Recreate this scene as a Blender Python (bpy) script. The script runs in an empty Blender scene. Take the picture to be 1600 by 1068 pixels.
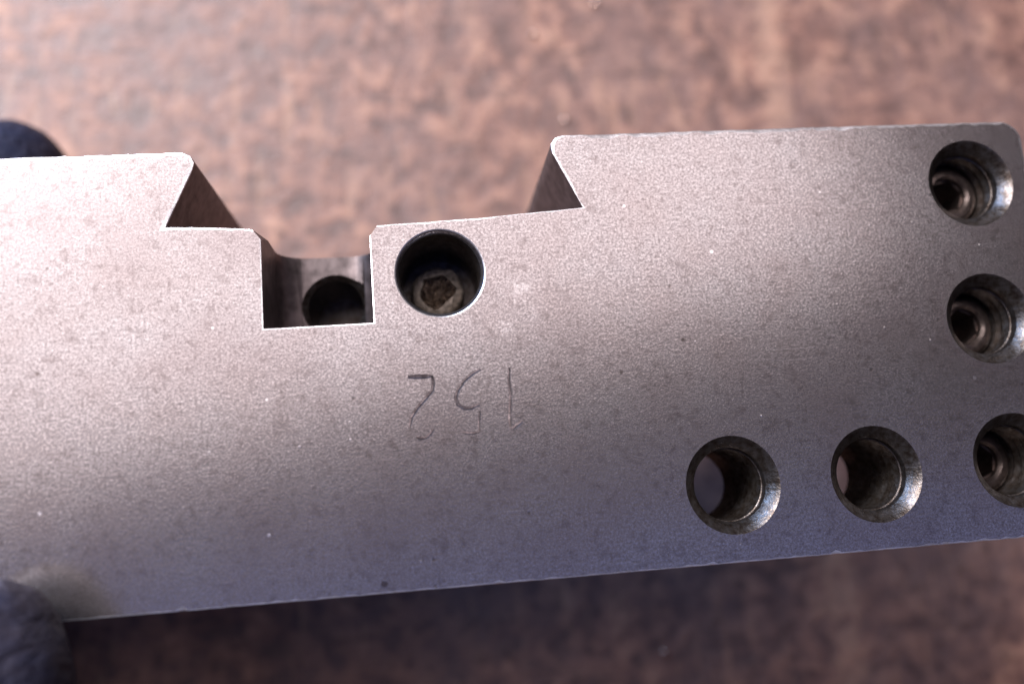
import bpy, bmesh, math, random
from mathutils import Vector, Matrix, noise

MM = 0.001
scene = bpy.context.scene
col = scene.collection

# ------------------------------------------------------------------ camera
# All block coordinates are millimetres; x runs along the block, y across it,
# z is measured from the stamped face (0) down; the bench top lies BENCH below it.
BENCH = 55.0
DIST = 78.0            # lens to stamped face
F_PX = 1350.0          # focal length in pixels of the 1600 px wide photograph
m_ = Vector((-130, 230, F_PX)).normalized()
X_ = Vector((13800, -754, F_PX)); X_ -= m_ * X_.dot(m_); X_.normalize()
Y_ = X_.cross(m_)
if Y_.y > 0: Y_ = -Y_
X_ = (X_ + Y_ * 0.005).normalized(); Y_ = (Y_ - X_ * 0.005).normalized()

def P(px, py, depth=0.0):
    """pixel of the photograph -> (x, y) in mm on the plane `depth` below the face"""
    r = Vector((px - 800, py - 534, F_PX)); r = r * ((DIST + depth) / r.dot(m_))
    return (r.dot(X_), r.dot(Y_))

cam = bpy.data.cameras.new('camera'); cam_ob = bpy.data.objects.new('camera', cam); col.objects.link(cam_ob)
rows = [(X_[i], Y_[i], -m_[i]) for i in range(3)]            # camera right, down, forward in world axes
right, down, fwd = (Vector(r) for r in rows)
R = Matrix((right, -down, -fwd)).transposed().to_4x4()
cam_ob.matrix_world = Matrix.Translation(Vector((0, 0, (BENCH + DIST) * MM))) @ R
cam.sensor_width = 36; cam.lens = F_PX / 1600 * 36
cam.clip_start = 0.002; cam.clip_end = 20
cam.dof.use_dof = True; cam.dof.focus_distance = 0.0805; cam.dof.aperture_fstop = 11.0
scene.camera = cam_ob

# ------------------------------------------------------------------ world and lamps
w = bpy.data.worlds.new('World'); scene.world = w; w.use_nodes = True
w.node_tree.nodes['Background'].inputs[0].default_value = (0.70, 0.55, 0.62, 1)
w.node_tree.nodes['Background'].inputs[1].default_value = 0.07

def area(name, loc, target, sx, sy, power, color):
    l = bpy.data.lights.new(name, 'AREA'); l.shape = 'RECTANGLE'; l.size = sx; l.size_y = sy
    l.energy = power; l.color = color
    o = bpy.data.objects.new(name, l); col.objects.link(o)
    o.location = loc
    o.rotation_euler = (Vector(target) - Vector(loc)).to_track_quat('-Z', 'Y').to_euler()
    return o
FACE = (0, 0.01, BENCH * MM)
# bright window behind the bench
area('window_light', (-0.58, 0.74, 0.88), FACE, 0.70, 0.32, 26.0, (1.0, 0.93, 0.93))
# pale ceiling skylight above the bench, turned a little towards one side
sk = area('ceiling_light', (-0.07, 0.40, 0.915), (-0.07, 0.40, 0.0), 1.16, 0.56, 4.4, (1.0, 0.87, 0.87))
sk.rotation_euler = (0, 0, math.radians(11))
# unseen dim blue lamp, added so the lower face reflects blue
area('blue_fill_lamp', (0.15, -0.27, 0.90), (0.15, -0.27, 0), 1.4, 0.46, 0.52, (0.12, 0.27, 1.0))
# low strip of cool sky light
area('sky_light', (-0.72, 0.78, 0.36), FACE, 1.0, 0.40, 12.0, (0.33, 0.56, 1.0))

vs = scene.view_settings
vs.view_transform = 'Standard'; vs.look = 'None'; vs.gamma = 1; vs.use_curve_mapping = False
vs.exposure = 0.0

# ------------------------------------------------------------------ material helpers
def new_mat(name):
    m = bpy.data.materials.new(name); m.use_nodes = True
    nt = m.node_tree; b = nt.nodes['Principled BSDF']
    return m, nt, b
def node(nt, kind, **kw):
    n = nt.nodes.new(kind)
    for k, v in kw.items():
        if k in n.inputs.keys(): n.inputs[k].default_value = v
        else: setattr(n, k, v)
    return n
def coords(nt, scale=1000.0, stretch=(1, 1, 1)):
    tc = node(nt, 'ShaderNodeTexCoord'); mp = node(nt, 'ShaderNodeMapping')
    mp.inputs['Scale'].default_value = tuple(scale * s for s in stretch)
    nt.links.new(tc.outputs['Object'], mp.inputs['Vector'])
    return mp.outputs['Vector']
def nz(nt, vec, scale, detail=4, rough=0.55, dist=0.0):
    n = node(nt, 'ShaderNodeTexNoise'); n.inputs['Scale'].default_value = scale
    n.inputs['Detail'].default_value = detail; n.inputs['Roughness'].default_value = rough
    n.inputs['Distortion'].default_value = dist
    nt.links.new(vec, n.inputs['Vector']); return n.outputs['Fac']
def ramp(nt, fac, stops, interp='LINEAR'):
    r = node(nt, 'ShaderNodeValToRGB'); cr = r.color_ramp; cr.interpolation = interp
    while len(cr.elements) < len(stops): cr.elements.new(0.5)
    for e, (p, c) in zip(cr.elements, stops):
        e.position = p; e.color = (c, c, c, 1) if isinstance(c, (int, float)) else (*c, 1)
    nt.links.new(fac, r.inputs['Fac']); return r.outputs['Color']
def mix(nt, fac, a, b, mode='MIX'):
    n = node(nt, 'ShaderNodeMix', data_type='RGBA', blend_type=mode)
    if isinstance(fac, (int, float)): n.inputs[0].default_value = fac
    else: nt.links.new(fac, n.inputs[0])
    for s, v in ((6, a), (7, b)):
        if isinstance(v, tuple): n.inputs[s].default_value = (*v, 1)
        else: nt.links.new(v, n.inputs[s])
    return n.outputs[2]
def mth(nt, op, a, b=None):
    n = node(nt, 'ShaderNodeMath', operation=op)
    for i, v in ((0, a), (1, b)):
        if v is None: continue
        if isinstance(v, (int, float)): n.inputs[i].default_value = v
        else: nt.links.new(v, n.inputs[i])
    return n.outputs[0]
def bump(nt, b, h, strength, dist, prev=None):
    n = node(nt, 'ShaderNodeBump'); n.inputs['Strength'].default_value = strength
    n.inputs['Distance'].default_value = dist
    nt.links.new(h, n.inputs['Height'])
    if prev is not None: nt.links.new(prev, n.inputs['Normal'])
    nt.links.new(n.outputs['Normal'], b.inputs['Normal']); return n.outputs['Normal']
def dots(nt, vec, scale, lo, hi, keep):
    """sparse round specks: voronoi distance below lo..hi, kept only in a random share of cells"""
    v = node(nt, 'ShaderNodeTexVoronoi'); v.inputs['Scale'].default_value = scale
    nt.links.new(vec, v.inputs['Vector'])
    d = ramp(nt, v.outputs['Distance'], [(lo, 1.0), (hi, 0.0)])
    sep = node(nt, 'ShaderNodeSeparateColor'); nt.links.new(v.outputs['Color'], sep.inputs[0])
    k = ramp(nt, sep.outputs[0], [(keep, 1.0), (keep + 0.002, 0.0)])
    return mth(nt, 'MULTIPLY', d, k)

# ------------------------------------------------------------------ materials
def steel_material():
    m, nt, b = new_mat('worn_blued_steel')
    v = coords(nt)
    fine = nz(nt, v, 4.2, 4, 0.6)
    mid = nz(nt, v, 1.3, 5, 0.65, 0.3)
    big = nz(nt, v, 0.11, 4, 0.6)
    base = ramp(nt, fine, [(0.32, (0.235, 0.22, 0.225)), (0.50, (0.41, 0.385, 0.395)), (0.68, (0.585, 0.555, 0.565))])
    base = mix(nt, ramp(nt, big, [(0.35, 0.0), (0.7, 0.35)]), base, (0.34, 0.27, 0.26))
    base = mix(nt, ramp(nt, mid, [(0.52, 0.0), (0.70, 0.65)]), base, (0.20, 0.17, 0.17))
    pits = dots(nt, v, 0.8, 0.05, 0.16, 0.06)
    base = mix(nt, mth(nt, 'MULTIPLY', pits, 0.7), base, (0.08, 0.06, 0.055))
    specks = dots(nt, v, 0.9, 0.03, 0.11, 0.06)
    base = mix(nt, mth(nt, 'MULTIPLY', specks, 0.7), base, (0.90, 0.88, 0.90))  # sparkle glints painted into the base colour as pale dots
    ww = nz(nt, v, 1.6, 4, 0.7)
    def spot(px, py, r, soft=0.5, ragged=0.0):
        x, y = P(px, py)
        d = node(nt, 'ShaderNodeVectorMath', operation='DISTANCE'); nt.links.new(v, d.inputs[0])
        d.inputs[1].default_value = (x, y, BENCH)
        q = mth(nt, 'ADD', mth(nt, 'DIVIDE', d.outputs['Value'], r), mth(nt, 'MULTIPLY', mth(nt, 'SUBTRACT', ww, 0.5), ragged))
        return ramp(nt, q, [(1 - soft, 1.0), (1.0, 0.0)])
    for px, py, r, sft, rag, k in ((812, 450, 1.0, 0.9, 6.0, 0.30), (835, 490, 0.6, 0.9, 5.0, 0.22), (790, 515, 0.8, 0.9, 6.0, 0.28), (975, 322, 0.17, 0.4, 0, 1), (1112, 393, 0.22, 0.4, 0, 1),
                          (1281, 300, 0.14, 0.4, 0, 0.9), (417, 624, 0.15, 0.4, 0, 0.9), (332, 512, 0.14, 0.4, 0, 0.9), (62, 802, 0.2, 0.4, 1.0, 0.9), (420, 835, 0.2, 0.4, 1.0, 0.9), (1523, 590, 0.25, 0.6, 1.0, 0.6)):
        base = mix(nt, mth(nt, 'MULTIPLY', spot(px, py, r, sft, rag), k), base, (0.96, 0.94, 0.96))  # pale scuffs, and bright glints painted as small white spots
    for px, py, r in ((971, 581, 0.2), (1068, 530, 0.3), (600, 912, 0.35), (58, 584, 0.25)):
        base = mix(nt, mth(nt, 'MULTIPLY', spot(px, py, r, 0.5, 3.0), 0.75), base, (0.07, 0.05, 0.045))
    streak = nz(nt, coords(nt, stretch=(0.12, 1.6, 1)), 2.0, 4, 0.6)
    base = mix(nt, ramp(nt, streak, [(0.58, 0.0), (0.75, 0.35)]), base, (0.22, 0.19, 0.19))
    for rot, th in ((0.0, 0.70),):
        tc = node(nt, 'ShaderNodeMapping'); nt.links.new(v, tc.inputs['Vector'])
        tc.inputs['Rotation'].default_value = (0, 0, rot); tc.inputs['Scale'].default_value = (0.10, 3.0, 1)
        sc = nz(nt, tc.outputs['Vector'], 1.0, 2, 0.4)
        base = mix(nt, ramp(nt, sc, [(th, 0.0), (th + 0.03, 0.22)]), base, (0.72, 0.69, 0.70))
    oil = nz(nt, v, 0.06, 3, 0.5, 0.8)
    base = mix(nt, ramp(nt, oil, [(0.50, 0.0), (0.68, 0.25)]), base, (0.24, 0.20, 0.205))
    grit = nz(nt, v, 8.0, 2, 0.5)
    base = mix(nt, 0.35, base, ramp(nt, grit, [(0.35, 0.25), (0.65, 0.85)]), 'OVERLAY')
    nt.links.new(base, b.inputs['Base Color'])
    b.inputs['Metallic'].default_value = 0.92
    rg = ramp(nt, fine, [(0.3, 0.26), (0.7, 0.17)])
    nt.links.new(rg, b.inputs['Roughness'])
    h = mth(nt, 'ADD', mth(nt, 'MULTIPLY', fine, 0.8), mth(nt, 'MULTIPLY', mid, 0.6))
    h = mth(nt, 'SUBTRACT', h, mth(nt, 'MULTIPLY', pits, 0.5))
    h = mth(nt, 'ADD', h, mth(nt, 'MULTIPLY', specks, 0.9))
    bump(nt, b, h, 0.13, 0.00008)
    return m
def bore_material():
    m, nt, b = new_mat('machined_bore_steel')
    v = coords(nt)
    a = nz(nt, v, 1.4, 5, 0.6); f = nz(nt, v, 5.0, 3)
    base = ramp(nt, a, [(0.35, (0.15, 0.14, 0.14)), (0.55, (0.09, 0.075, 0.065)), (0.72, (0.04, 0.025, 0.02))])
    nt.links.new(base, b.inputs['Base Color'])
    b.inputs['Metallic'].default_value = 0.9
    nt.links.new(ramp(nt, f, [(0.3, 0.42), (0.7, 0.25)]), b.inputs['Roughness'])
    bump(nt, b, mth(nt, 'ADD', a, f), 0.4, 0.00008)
    return m
def bench_material():
    m, nt, b = new_mat('stained_bench_wood')
    v = coords(nt)
    big = nz(nt, v, 0.035, 4, 0.6, 0.2)
    mid = nz(nt, v, 0.20, 5, 0.65, 0.3)
    sm = nz(nt, v, 0.42, 4, 0.6)
    grain = nz(nt, coords(nt, stretch=(1.0, 0.16, 1.0)), 0.45, 4, 0.6, 0.2)
    cross = nz(nt, coords(nt, stretch=(0.14, 1.0, 1.0)), 0.40, 3, 0.6, 0.3)
    base = ramp(nt, mid, [(0.34, (0.11, 0.06, 0.05)), (0.47, (0.22, 0.115, 0.09)), (0.56, (0.34, 0.18, 0.13)), (0.70, (0.54, 0.31, 0.215))])
    base = mix(nt, ramp(nt, big, [(0.40, 0.0), (0.62, 0.6)]), base, (0.19, 0.125, 0.115))
    base = mix(nt, ramp(nt, sm, [(0.54, 0.0), (0.66, 0.7)]), base, (0.075, 0.042, 0.036))
    base = mix(nt, ramp(nt, grain, [(0.56, 0.0), (0.68, 0.55)]), base, (0.46, 0.27, 0.185))
    base = mix(nt, ramp(nt, cross, [(0.57, 0.0), (0.68, 0.6)]), base, (0.10, 0.058, 0.05))
    sep = node(nt, 'ShaderNodeSeparateXYZ'); nt.links.new(v, sep.inputs[0])       # pale worn strip along the grain
    sx = mth(nt, 'ABSOLUTE', mth(nt, 'SUBTRACT', mth(nt, 'ADD', sep.outputs[0], mth(nt, 'MULTIPLY', mid, 5.0)), P(1205, 100, BENCH)[0] + 2.5))
    strip = mth(nt, 'MULTIPLY', ramp(nt, mth(nt, 'DIVIDE', sx, 10.0), [(0.12, 0.55), (0.34, 0.0)]), ramp(nt, sm, [(0.38, 0.2), (0.55, 1.0)]))
    base = mix(nt, strip, base, (0.55, 0.34, 0.24))
    nt.links.new(base, b.inputs['Base Color'])
    nt.links.new(ramp(nt, mid, [(0.3, 0.42), (0.7, 0.60)]), b.inputs['Roughness'])
    b.inputs['Specular IOR Level'].default_value = 0.6
    bump(nt, b, mth(nt, 'ADD', mid, mth(nt, 'MULTIPLY', sm, 0.4)), 0.5, 0.0008)
    return m
def glove_material():
    m, nt, b = new_mat('dark_blue_glove_rubber')
    v = coords(nt, stretch=(0.6, 1.4, 1))
    a = nz(nt, v, 1.2, 5, 0.6); c = nz(nt, v, 0.2, 3)
    base = ramp(nt, c, [(0.35, (0.020, 0.024, 0.055)), (0.65, (0.035, 0.030, 0.045))])
    sp = dots(nt, v, 0.8, 0.08, 0.2, 0.15)
    base = mix(nt, mth(nt, 'MULTIPLY', sp, 0.5), base, (0.35, 0.36, 0.5))
    nt.links.new(base, b.inputs['Base Color'])
    b.inputs['Roughness'].default_value = 0.6
    b.inputs['Specular IOR Level'].default_value = 0.2
    wr = nz(nt, coords(nt, stretch=(0.5, 1.3, 0.8)), 0.30, 4, 0.6, 0.8)
    bump(nt, b, a, 0.9, 0.0005, bump(nt, b, wr, 0.8, 0.0025))
    return m
def plain(name, c, metal, rough, grain=2.0, amt=0.35):
    m, nt, b = new_mat(name); v = coords(nt); a = nz(nt, v, grain, 4)
    d = tuple(x * (1 - amt) for x in c); l = tuple(min(1, x * (1 + amt)) for x in c)
    nt.links.new(ramp(nt, a, [(0.3, d), (0.7, l)]), b.inputs['Base Color'])
    b.inputs['Metallic'].default_value = metal; b.inputs['Roughness'].default_value = rough
    bump(nt, b, a, 0.4, 0.0001)
    return m
STEEL, BORE, BENCHM, GLOVE = steel_material(), bore_material(), bench_material(), glove_material()
def edge_material():
    m, nt, b = new_mat('bare_worn_edge'); v = coords(nt)
    f = nz(nt, v, 2.2, 4, 0.65); g = nz(nt, v, 0.35, 3)
    worn = mth(nt, 'ADD', mth(nt, 'MULTIPLY', f, 0.6), mth(nt, 'MULTIPLY', g, 0.6))
    nt.links.new(ramp(nt, worn, [(0.42, (0.42, 0.39, 0.395)), (0.56, (0.68, 0.66, 0.68)), (0.70, (0.90, 0.89, 0.92))]), b.inputs['Base Color'])
    b.inputs['Metallic'].default_value = 0.95
    nt.links.new(ramp(nt, f, [(0.3, 0.46), (0.7, 0.28)]), b.inputs['Roughness'])
    bump(nt, b, f, 0.4, 0.0001)
    return m
EDGE = edge_material()
WALL = plain('dark_wall_steel', (0.15, 0.125, 0.125), 0.85, 0.42, 0.8, 0.4)  # darker steel for the side and slot walls
SCREW = plain('oiled_screw_steel', (0.15, 0.12, 0.11), 0.9, 0.35)
GRIMY = plain('grimy_screw_steel', (0.38, 0.33, 0.27), 0.35, 0.5, 2.2, 0.7)
GRIME = plain('packed_grime', (0.24, 0.18, 0.13), 0.0, 0.5, 2.4, 0.85)
CHIP = plain('bright_metal_chip', (0.75, 0.55, 0.45), 1.0, 0.2)

# ------------------------------------------------------------------ mesh helpers
def link(name, verts, faces, mat, z0=BENCH):
    me = bpy.data.meshes.new(name)
    me.from_pydata([(x * MM, y * MM, (z + z0) * MM) for x, y, z in verts], [], faces)
    me.materials.append(mat)
    bm = bmesh.new(); bm.from_mesh(me); bmesh.ops.recalc_face_normals(bm, faces=bm.faces); bm.to_mesh(me); bm.free()
    o = bpy.data.objects.new(name, me); col.objects.link(o); return o
def tag(o, label, cat, group=None):
    o['label'] = label; o['category'] = cat
    if group: o['group'] = group
    return o
def smooth(me, ang=30):
    for p in me.polygons: p.use_smooth = True
    me.set_sharp_from_angle(angle=math.radians(ang))
def lathe(cx, cy, prof, n=64):
    """closed solid of revolution from (radius, z) pairs, top to bottom"""
    vs_, fs = [], []
    for r, z in prof:
        for k in range(n):
            a = 2 * math.pi * k / n; vs_.append((cx + r * math.cos(a), cy + r * math.sin(a), z))
    for i in range(len(prof) - 1):
        for k in range(n):
            a, b = i * n + k, i * n + (k + 1) % n
            fs.append((a, b, b + n, a + n))
    fs.append(tuple(range(n))); fs.append(tuple(reversed(range((len(prof) - 1) * n, len(prof) * n))))
    return vs_, fs
def prism(poly, z0, z1):
    n = len(poly)
    v = [(x, y, z0) for x, y in poly] + [(x, y, z1) for x, y in poly]
    f = [tuple(range(n)), tuple(range(2 * n - 1, n - 1, -1))] + [(i, (i + 1) % n, n + (i + 1) % n, n + i) for i in range(n)]
    return v, f
cutters = []
def cut(target, vf, mat):
    c = link('cutter', vf[0], vf[1], mat); cutters.append(c)
    md = target.modifiers.new('cut', 'BOOLEAN'); md.operation = 'DIFFERENCE'; md.solver = 'EXACT'
    md.material_mode = 'TRANSFER'; md.object = c
def bake(target):
    bpy.context.view_layer.update()
    dg = bpy.context.evaluated_depsgraph_get()
    me = bpy.data.meshes.new_from_object(target.evaluated_get(dg), depsgraph=dg)
    target.modifiers.clear(); old = target.data; target.data = me; bpy.data.meshes.remove(old)
    while cutters:
        c = cutters.pop(); d = c.data; bpy.data.objects.remove(c); bpy.data.meshes.remove(d)

# ------------------------------------------------------------------ bench top (large surface)
def build_bench():
    nx = ny = 60; half = 600.0; vs_, fs = [], []
    for j in range(ny + 1):
        for i in range(nx + 1):
            x = -half + 2 * half * i / nx; y = -half + 2 * half * j / ny
            vs_.append((x, y, 0.35 * noise.noise(Vector((x * 0.02, y * 0.02, 3)))))
    for j in range(ny):
        for i in range(nx):
            a = j * (nx + 1) + i; fs.append((a, a + 1, a + nx + 2, a + nx + 1))
    o = link('bench_top', vs_, fs, BENCHM, z0=0.0)
    for p in o.data.polygons: p.use_smooth = True
    o['kind'] = 'structure'; o['label'] = 'stained brown wooden bench top'
build_bench()

# ------------------------------------------------------------------ steel block
THICK = 27.0  # unseen depth, increased to keep window light from under the block
rnd = random.Random(5)
def arc(cx, cy, r, a0, a1, n):
    return [(cx + r * math.cos(math.radians(a0 + (a1 - a0) * i / n)), cy + r * math.sin(math.radians(a0 + (a1 - a0) * i / n))) for i in range(n + 1)]
# outline, counter-clockwise; third value = width of the worn edge along the segment that starts there
outline = [(-78, -8.55, 0.2), (20, -8.6, 0.15), (60.0, -8.6, 0.2)]
outline += [(x, y, 0.25) for x, y in arc(60.2, -6.8, 1.8, -75, 0, 5)]
outline += [(x, y, 0.25) for x, y in arc(59.8, 30.3, 2.2, 5, 88, 7)]
outline += [(40, 32.62, 0.40), (17, 32.62, 0.4), (14.7, 32.62, 0.28)]
outline += [(14.0, 32.4, 0.26), (13.58, 31.75, 0.26), (13.62, 30.9, 0.28), (16.15, 25.3, 0.12)]
outline += [(6.2, 24.72, 0.16), (-3.0, 24.42, 0.16), (-14.6, 24.58, 0.2), (-18.3, 24.88, 0.16), (-22.3, 25.12, 0.3)]
outline += [(-19.9, 30.4, 0.36), (-19.7, 31.15, 0.32), (-20.05, 31.85, 0.32), (-20.8, 32.2, 0.36), (-24, 32.22, 0.5), (-70, 32.2, 0.5), (-78, 32.2, 0.15)]
def build_block():
    pts = []
    for i, (x, y, b) in enumerate(outline):
        x2, y2, b2 = outline[(i + 1) % len(outline)]
        L = math.hypot(x2 - x, y2 - y); n = max(1, int(L / 0.55))
        for k in range(n):
            t = k / n; pts.append([x + (x2 - x) * t, y + (y2 - y) * t, b + (b2 - b) * t, k == 0])
    N = len(pts); rings = [[], [], [], [], []]
    for i, (x, y, b, corner) in enumerate(pts):
        x0, y0 = pts[i - 1][:2]; x1, y1 = pts[(i + 1) % N][:2]
        e1 = Vector((x - x0, y - y0)).normalized(); e2 = Vector((x1 - x, y1 - y)).normalized()
        n1, n2 = Vector((-e1.y, e1.x)), Vector((-e2.y, e2.x))
        mit = (n1 + n2) / max(0.35, 1 + n1.dot(n2))
        wob = 0.6 + 1.1 * abs(noise.noise(Vector((x * 0.45, y * 0.45, 1)))) + 0.8 * noise.noise(Vector((x * 1.3, y * 1.3, 7)))
        bb = min(0.62, b * max(0.35, wob))
        if y < -8 and rnd.random() < 0.035: bb += rnd.uniform(0.12, 0.35)      # nicks on the long lower edge
        jit = 0.025 * noise.noise(Vector((x * 2.3, y * 2.3, 4))) * (0 if corner else 1)
        ox, oy = x + mit.x * jit, y + mit.y * jit
        for k, (ins, dz) in enumerate(((1.0, 0.0), (0.5, 0.07), (0.15, 0.16), (0.03, 0.3), (0.0, 0.5))):
            rings[k].append((ox + mit.x * bb * ins, oy + mit.y * bb * ins, -bb * dz))
    rings.append([(p[0], p[1], -THICK) for p in pts])
    vs_ = sum(rings, []); K = len(rings)
    fs = [tuple(range(N)), tuple(reversed(range((K - 1) * N, K * N)))]
    for r in range(K - 1):
        for i in range(N):
            a, b = r * N + i, r * N + (i + 1) % N; fs.append((a, b, b + N, a + N))
    o = link('steel_block', vs_, fs, STEEL)

    # the end with the threaded holes is a plate; unseen thick wall beyond it added to block light
    cut(o, prism([(19, -20), (90, -20), (90, 11), (19, 11)], -12.6, -40), STEEL)
    # milled slot below the dovetail: rounded back corners, broken front edges
    xl, xr, y0, dep, r = -13.92, -4.08, 15.25, -10.7, 2.9
    prof = [(xl - 0.75, 0.2)] + [(xl, -0.03)] + [(xl + r - r * math.cos(math.radians(a)), dep + r - r * math.sin(math.radians(a))) for a in range(0, 91, 15)]
    prof += [(xr - r + r * math.sin(math.radians(a)), dep + r - r * math.cos(math.radians(a))) for a in range(0, 91, 15)] + [(xr, -0.03), (xr + 0.75, 0.2)]
    n = len(prof)
    v = [(x, y0 - (0.75 if z > 0 else 0), z) for x, z in prof] + [(x, 27, z) for x, z in prof]
    f = [(0, 1, n - 2, n - 1), tuple(range(1, n - 1)), tuple(reversed(range(n, 2 * n)))] + [(i, (i + 1) % n, n + (i + 1) % n, n + i) for i in range(n)]
    cut(o, (v, f), STEEL)
    v, f = prism([(xl - 0.03, 23.45), (-15.6, 25.6), (-2.4, 25.6), (xr + 0.03, 23.35)], 0.6, -9.0)
    v[4:] = [(xl + 0.4, 24.2, -8.2), (xl + 0.1, 25.6, -8.2), (xr - 0.1, 25.6, -8.2), (xr - 0.4, 24.2, -8.2)]
    cut(o, (v, f), STEEL)
    # drilled hole in the back wall of the slot
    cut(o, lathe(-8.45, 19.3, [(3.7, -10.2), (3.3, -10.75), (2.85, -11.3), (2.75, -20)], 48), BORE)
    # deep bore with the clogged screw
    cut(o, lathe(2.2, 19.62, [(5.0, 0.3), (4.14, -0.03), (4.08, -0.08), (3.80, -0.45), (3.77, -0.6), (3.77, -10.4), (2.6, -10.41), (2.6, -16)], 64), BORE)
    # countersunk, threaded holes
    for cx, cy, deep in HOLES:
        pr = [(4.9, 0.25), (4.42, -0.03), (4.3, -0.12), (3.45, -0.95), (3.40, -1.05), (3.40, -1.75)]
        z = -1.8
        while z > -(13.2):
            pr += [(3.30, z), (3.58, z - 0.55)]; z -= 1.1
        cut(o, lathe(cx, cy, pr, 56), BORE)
    # stamped number, upside down as it stands
    for st in STROKES: cut(o, groove(st), STEEL)
    bake(o); me = o.data; smooth(me, 32)
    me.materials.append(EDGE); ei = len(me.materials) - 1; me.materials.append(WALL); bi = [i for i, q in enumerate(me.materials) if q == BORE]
    for p in me.polygons:
        x, y, z = p.center / MM; z -= BENCH
        if -3 < x < 7.5 and 14.8 < y < 24.3 and -0.5 < z < -0.06: p.material_index = 0
        elif z > -0.42 and p.normal.z < 0.9995:
            digits = -4 < x < 11 and 3.5 < y < 11.5
            threaded = 22 < x < 60.5 and -7 < y < 31
            if not digits and not threaded: p.material_index = ei
        elif z > -0.01: p.use_smooth = False
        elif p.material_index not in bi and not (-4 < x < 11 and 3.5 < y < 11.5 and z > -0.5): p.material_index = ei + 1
    tag(o, 'worn grey steel block with dovetail notch, threaded holes and stamped 152', 'steel block')
    return o
HOLES = [(55.73, 26.15, 1), (55.38, 12.36, 1), (55.77, -1.42, 1), (27.75, -1.66, 0), (41.6, -1.69, 0)]
def gp(cx, cy): return P(590 + cx / 5.333, 540 + cy / 5.333)
STROKES = [[gp(*p) for p in s] for s in (
    [(252, 260), (320, 258), (390, 256), (445, 252)],
    [(452, 246), (466, 300), (458, 370), (400, 440), (330, 520), (280, 600), (266, 682)],
    [(322, 762), (360, 772), (400, 768), (440, 736), (472, 686)],
    [(858, 194), (790, 230), (720, 292), (668, 370), (650, 436), (672, 490), (722, 522), (780, 520), (852, 486)],
    [(852, 540), (848, 600), (846, 660), (852, 712)],
    [(848, 716), (800, 730), (750, 728), (700, 722)],
    [(1098, 182), (1094, 300), (1108, 380), (1108, 470), (1100, 600), (1110, 690)],
    [(1126, 694), (1160, 664), (1206, 628)])]
DEPTHS = [1.3, 1.05, 0.95, 1.1, 0.85, 0.85, 1.05, 1.15]
def groove(line):
    k = DEPTHS[STROKES.index(line)]
    vs_, fs = [], []
    n = len(line)
    for i, (x, y) in enumerate(line):
        a = Vector(line[max(0, i - 1)]); b = Vector(line[min(n - 1, i + 1)])
        t = (b - a).normalized(); nn = Vector((-t.y, t.x))
        s = (0.75 if i in (0, n - 1) else 1.0) * k
        hw, dp = 0.175 * s, 0.18 * s
        vs_ += [(x + nn.x * hw * 1.25, y + nn.y * hw * 1.25, 0.07), (x, y, -dp), (x - nn.x * hw * 1.25, y - nn.y * hw * 1.25, 0.07)]
    for i in range(n - 1):
        for j in range(3):
            a, b = i * 3 + j, i * 3 + (j + 1) % 3; fs.append((a, b, b + 3, a + 3))
    fs += [(0, 1, 2), ((n - 1) * 3 + 2, (n - 1) * 3 + 1, (n - 1) * 3)]
    return vs_, fs
build_block()

# ------------------------------------------------------------------ set screws in the end holes
def set_screw(cx, cy, top, label, turn):
    v, f = lathe(cx, cy, [(2.45, top), (2.75, top - 0.12), (3.22, top - 0.7), (3.22, top - 6.6), (2.6, top - 7.2)], 48)
    o = link('set_screw', v, f, SCREW)
    s = 1.8
    hexa = [(cx + s * math.cos(math.radians(60 * k + turn)), cy + s * math.sin(math.radians(60 * k + turn))) for k in range(6)]
    big = [(cx + (x - cx) * 1.0, cy + (y - cy) * 1.0) for x, y in hexa]
    n = 6
    vs_ = [(x, y, top + 0.1) for x, y in big] + [(x, y, top - 0.3) for x, y in hexa] + [(x, y, top - 5.6) for x, y in hexa]
    fs = [tuple(range(6)), tuple(range(17, 11, -1))] + [(r * 6 + i, r * 6 + (i + 1) % 6, r * 6 + 6 + (i + 1) % 6, r * 6 + 6 + i) for r in (0, 1) for i in range(6)]
    cut(o, lathe(cx, cy, [(2.15, top + 0.1), (1.8, top - 0.3), (1.74, top - 0.8)], 40), SCREW)
    cut(o, (vs_, fs), SCREW); bake(o); smooth(o.data, 30)
    return tag(o, label, 'screw', 'set screws sunk in the end row of threaded holes')
set_screw(HOLES[0][0], HOLES[0][1], -3.5, "set screw sunk in the threaded hole at the block's rounded upper corner", 10)
set_screw(HOLES[1][0], HOLES[1][1], -3.9, 'set screw in the middle one of the three threaded holes along the short end', 35)
set_screw(HOLES[2][0], HOLES[2][1], -5.2, 'dark set screw deep in the end hole where both rows of holes meet', 20)

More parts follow.
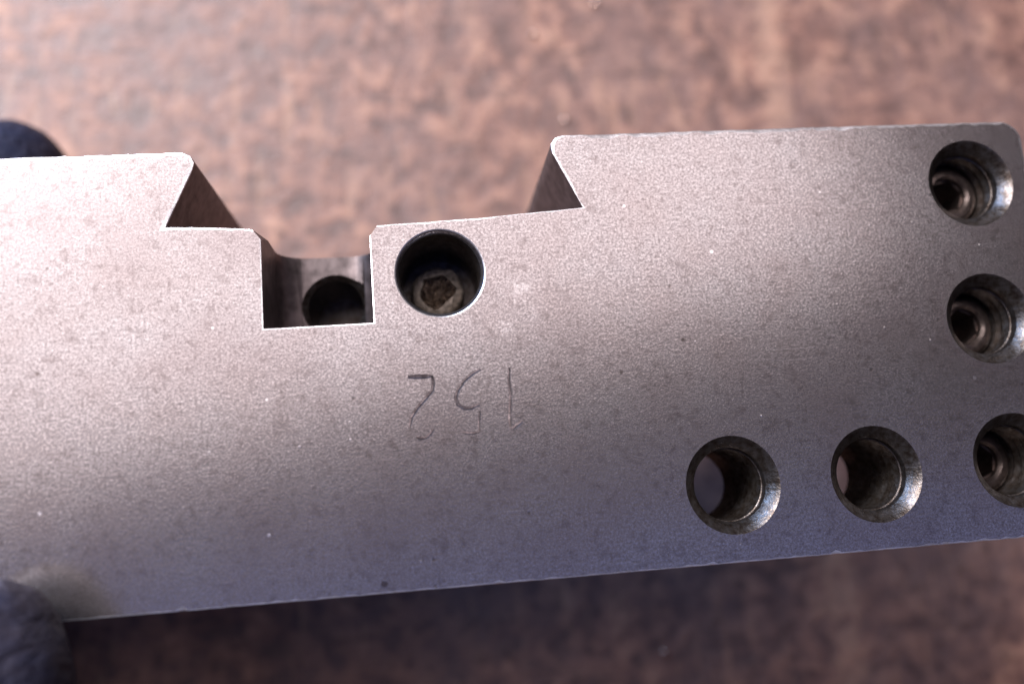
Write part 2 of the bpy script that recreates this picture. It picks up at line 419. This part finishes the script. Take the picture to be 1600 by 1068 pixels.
# ------------------------------------------------------------------ clogged socket screw in the deep bore
def socket_screw():
    cx, cy, top = 2.1, 19.6, -7.9
    v, f = lathe(cx, cy, [(2.25, top), (2.5, top - 0.15), (2.62, top - 0.4), (2.62, top - 2.51), (2.5, top - 6)], 48)
    o = link('socket_screw', v, f, GRIMY)
    s = 1.95
    cut(o, prism([(cx + s * math.cos(math.radians(60 * k + 12)), cy + s * math.sin(math.radians(60 * k + 12))) for k in range(6)], top + 0.2, top - 1.6), GRIMY)
    bake(o)
    bm = bmesh.new(); bm.from_mesh(o.data)
    bmesh.ops.subdivide_edges(bm, edges=[e for e in bm.edges if e.calc_length() > 0.6 * MM], cuts=2)
    for vv in bm.verts:
        q = vv.co / MM
        vv.co += Vector((noise.noise(q * 1.6), noise.noise(q * 1.6 + Vector((9, 0, 0))), 0.6 * noise.noise(q * 2))) * 0.24 * MM
    bm.to_mesh(o.data); bm.free(); smooth(o.data, 50)
    tag(o, 'grimy hex socket screw at the bottom of the plain round bore', 'screw')
    # lumps of dirt packed in the socket
    vs_, fs = [], []; N = 34; rr = 1.9
    for i in range(N + 1):
        for j in range(N + 1):
            x = -rr + 2 * rr * i / N; y = -rr + 2 * rr * j / N
            q = Vector((x, y, 0))
            z = 1.5 * noise.noise(q * 2.1 + Vector((3, 1, 0))) + 0.4 * noise.noise(q * 4) - 0.2
            vs_.append((cx + x, cy + y, top - 0.62 + z * 0.9 - (1.0 if math.hypot(x, y) > 1.85 else 0)))
    for i in range(N):
        for j in range(N):
            x = -rr + 2 * rr * (i + .5) / N; y = -rr + 2 * rr * (j + .5) / N
            if math.hypot(x, y) < 1.9:
                a = i * (N + 1) + j; fs.append((a, a + N + 1, a + N + 2, a + 1))
    g = link('packed_dirt', vs_, fs, GRIME); g.parent = o
    bm = bmesh.new(); bm.from_mesh(g.data); bmesh.ops.delete(bm, geom=[q for q in bm.verts if not q.link_faces], context='VERTS'); bm.to_mesh(g.data); bm.free()
    for p in g.data.polygons: p.use_smooth = True
socket_screw()

# ------------------------------------------------------------------ gloved hand holding the far end of the block
def gloved_hand():
    bm = bmesh.new()
    def ball(c, r):
        bmesh.ops.create_icosphere(bm, subdivisions=2, radius=r * MM, matrix=Matrix.Translation(Vector(c) * MM + Vector((0, 0, BENCH * MM))))
    def chain(pts):
        for (a, ra), (b, rb) in zip(pts, pts[1:]):
            a, b = Vector(a), Vector(b); L = (b - a).length; n = max(2, int(L / 1.6))
            for k in range(n + 1): t = k / n; ball(a.lerp(b, t), ra + (rb - ra) * t)
    # thumb on the stamped face, pointing across the block
    chain([((-34.4, -9.5, 5.3), 5.7), ((-34.6, -13.0, 6.6), 7.4), ((-35.0, -19, 8.0), 8.1), ((-36.6, -32, 7.6), 8.0), ((-42, -48, 4.5), 8.8), ((-50, -72, -6), 11.5), ((-62, -95, -14), 15)])
    # index finger behind the block, its tip past the edge
    chain([((-51.6, 43.8, -34.6), 7.8), ((-53, 33, -35.6), 8.3), ((-59, 8, -36.5), 8.4), ((-63, -18, -36.0), 9.0), ((-66, -55, -29), 10.0), ((-66, -95, -22), 14)])
    for dx, ty in ((-17.5, 47), (-34.5, 42), (-50, 30)):
        chain([((-54 + dx, ty, -34.6), 7.4), ((-55 + dx, ty - 12, -35.6), 8.2), ((-59 + dx, 5, -36.5), 8.2), ((-63 + dx * 0.95, -20, -36), 8.8), ((-66 + dx * 0.85, -58, -29), 10.0), ((-66 + dx * 0.55, -95, -22), 13)])
    chain([((-66, -95, -20), 15), ((-80, -100, -21), 16), ((-92, -96, -22), 14)])
    chain([((-76, -100, -20), 18), ((-80, -150, -16), 18), ((-84, -230, -10), 22)])
    me = bpy.data.meshes.new('gloved_hand'); bm.to_mesh(me); bm.free()
    o = bpy.data.objects.new('gloved_hand', me); col.objects.link(o)
    r = o.modifiers.new('r', 'REMESH'); r.mode = 'VOXEL'; r.voxel_size = 0.0011
    s = o.modifiers.new('s', 'SMOOTH'); s.factor = 0.6; s.iterations = 6
    bake(o); o.data.materials.clear(); o.data.materials.append(GLOVE)
    for p in o.data.polygons: p.use_smooth = True
    tag(o, 'hand in a dark blue-black glove gripping the end of the steel block', 'hand')
gloved_hand()

# ------------------------------------------------------------------ chips and crumbs lying on the bench
def chip(px, py, r, seed, label):
    x, y = P(px, py, BENCH - 0.4); rn = random.Random(seed)
    bm = bmesh.new(); bmesh.ops.create_icosphere(bm, subdivisions=2, radius=1)
    vs_ = []
    for v in bm.verts:
        k = 1 + 0.35 * noise.noise(v.co * 1.7 + Vector((seed, 0, 0)))
        vs_.append((x + v.co.x * k * r, y + v.co.y * k * r * 0.8, max(-0.05, 0.35 + v.co.z * k * r * 0.7)))
    fs = [tuple(v.index for v in f.verts) for f in bm.faces]; bm.free()
    o = link('metal_chip', vs_, fs, CHIP, z0=0.0); smooth(o.data, 60)
    tag(o, label, 'metal chip', 'metal chips scattered on the bench')
chip(883, 187, 0.45, 1, 'bright copper-coloured chip on the bench above the dovetail corner')
chip(833, 53, 0.5, 2, 'pale round chip on the bare bench well clear of the block')
chip(930, 5, 0.5, 3, 'pale chip on the bench farthest from the steel block')
chip(1038, 1018, 0.5, 4, 'small grey chip on the shaded side of the bench')
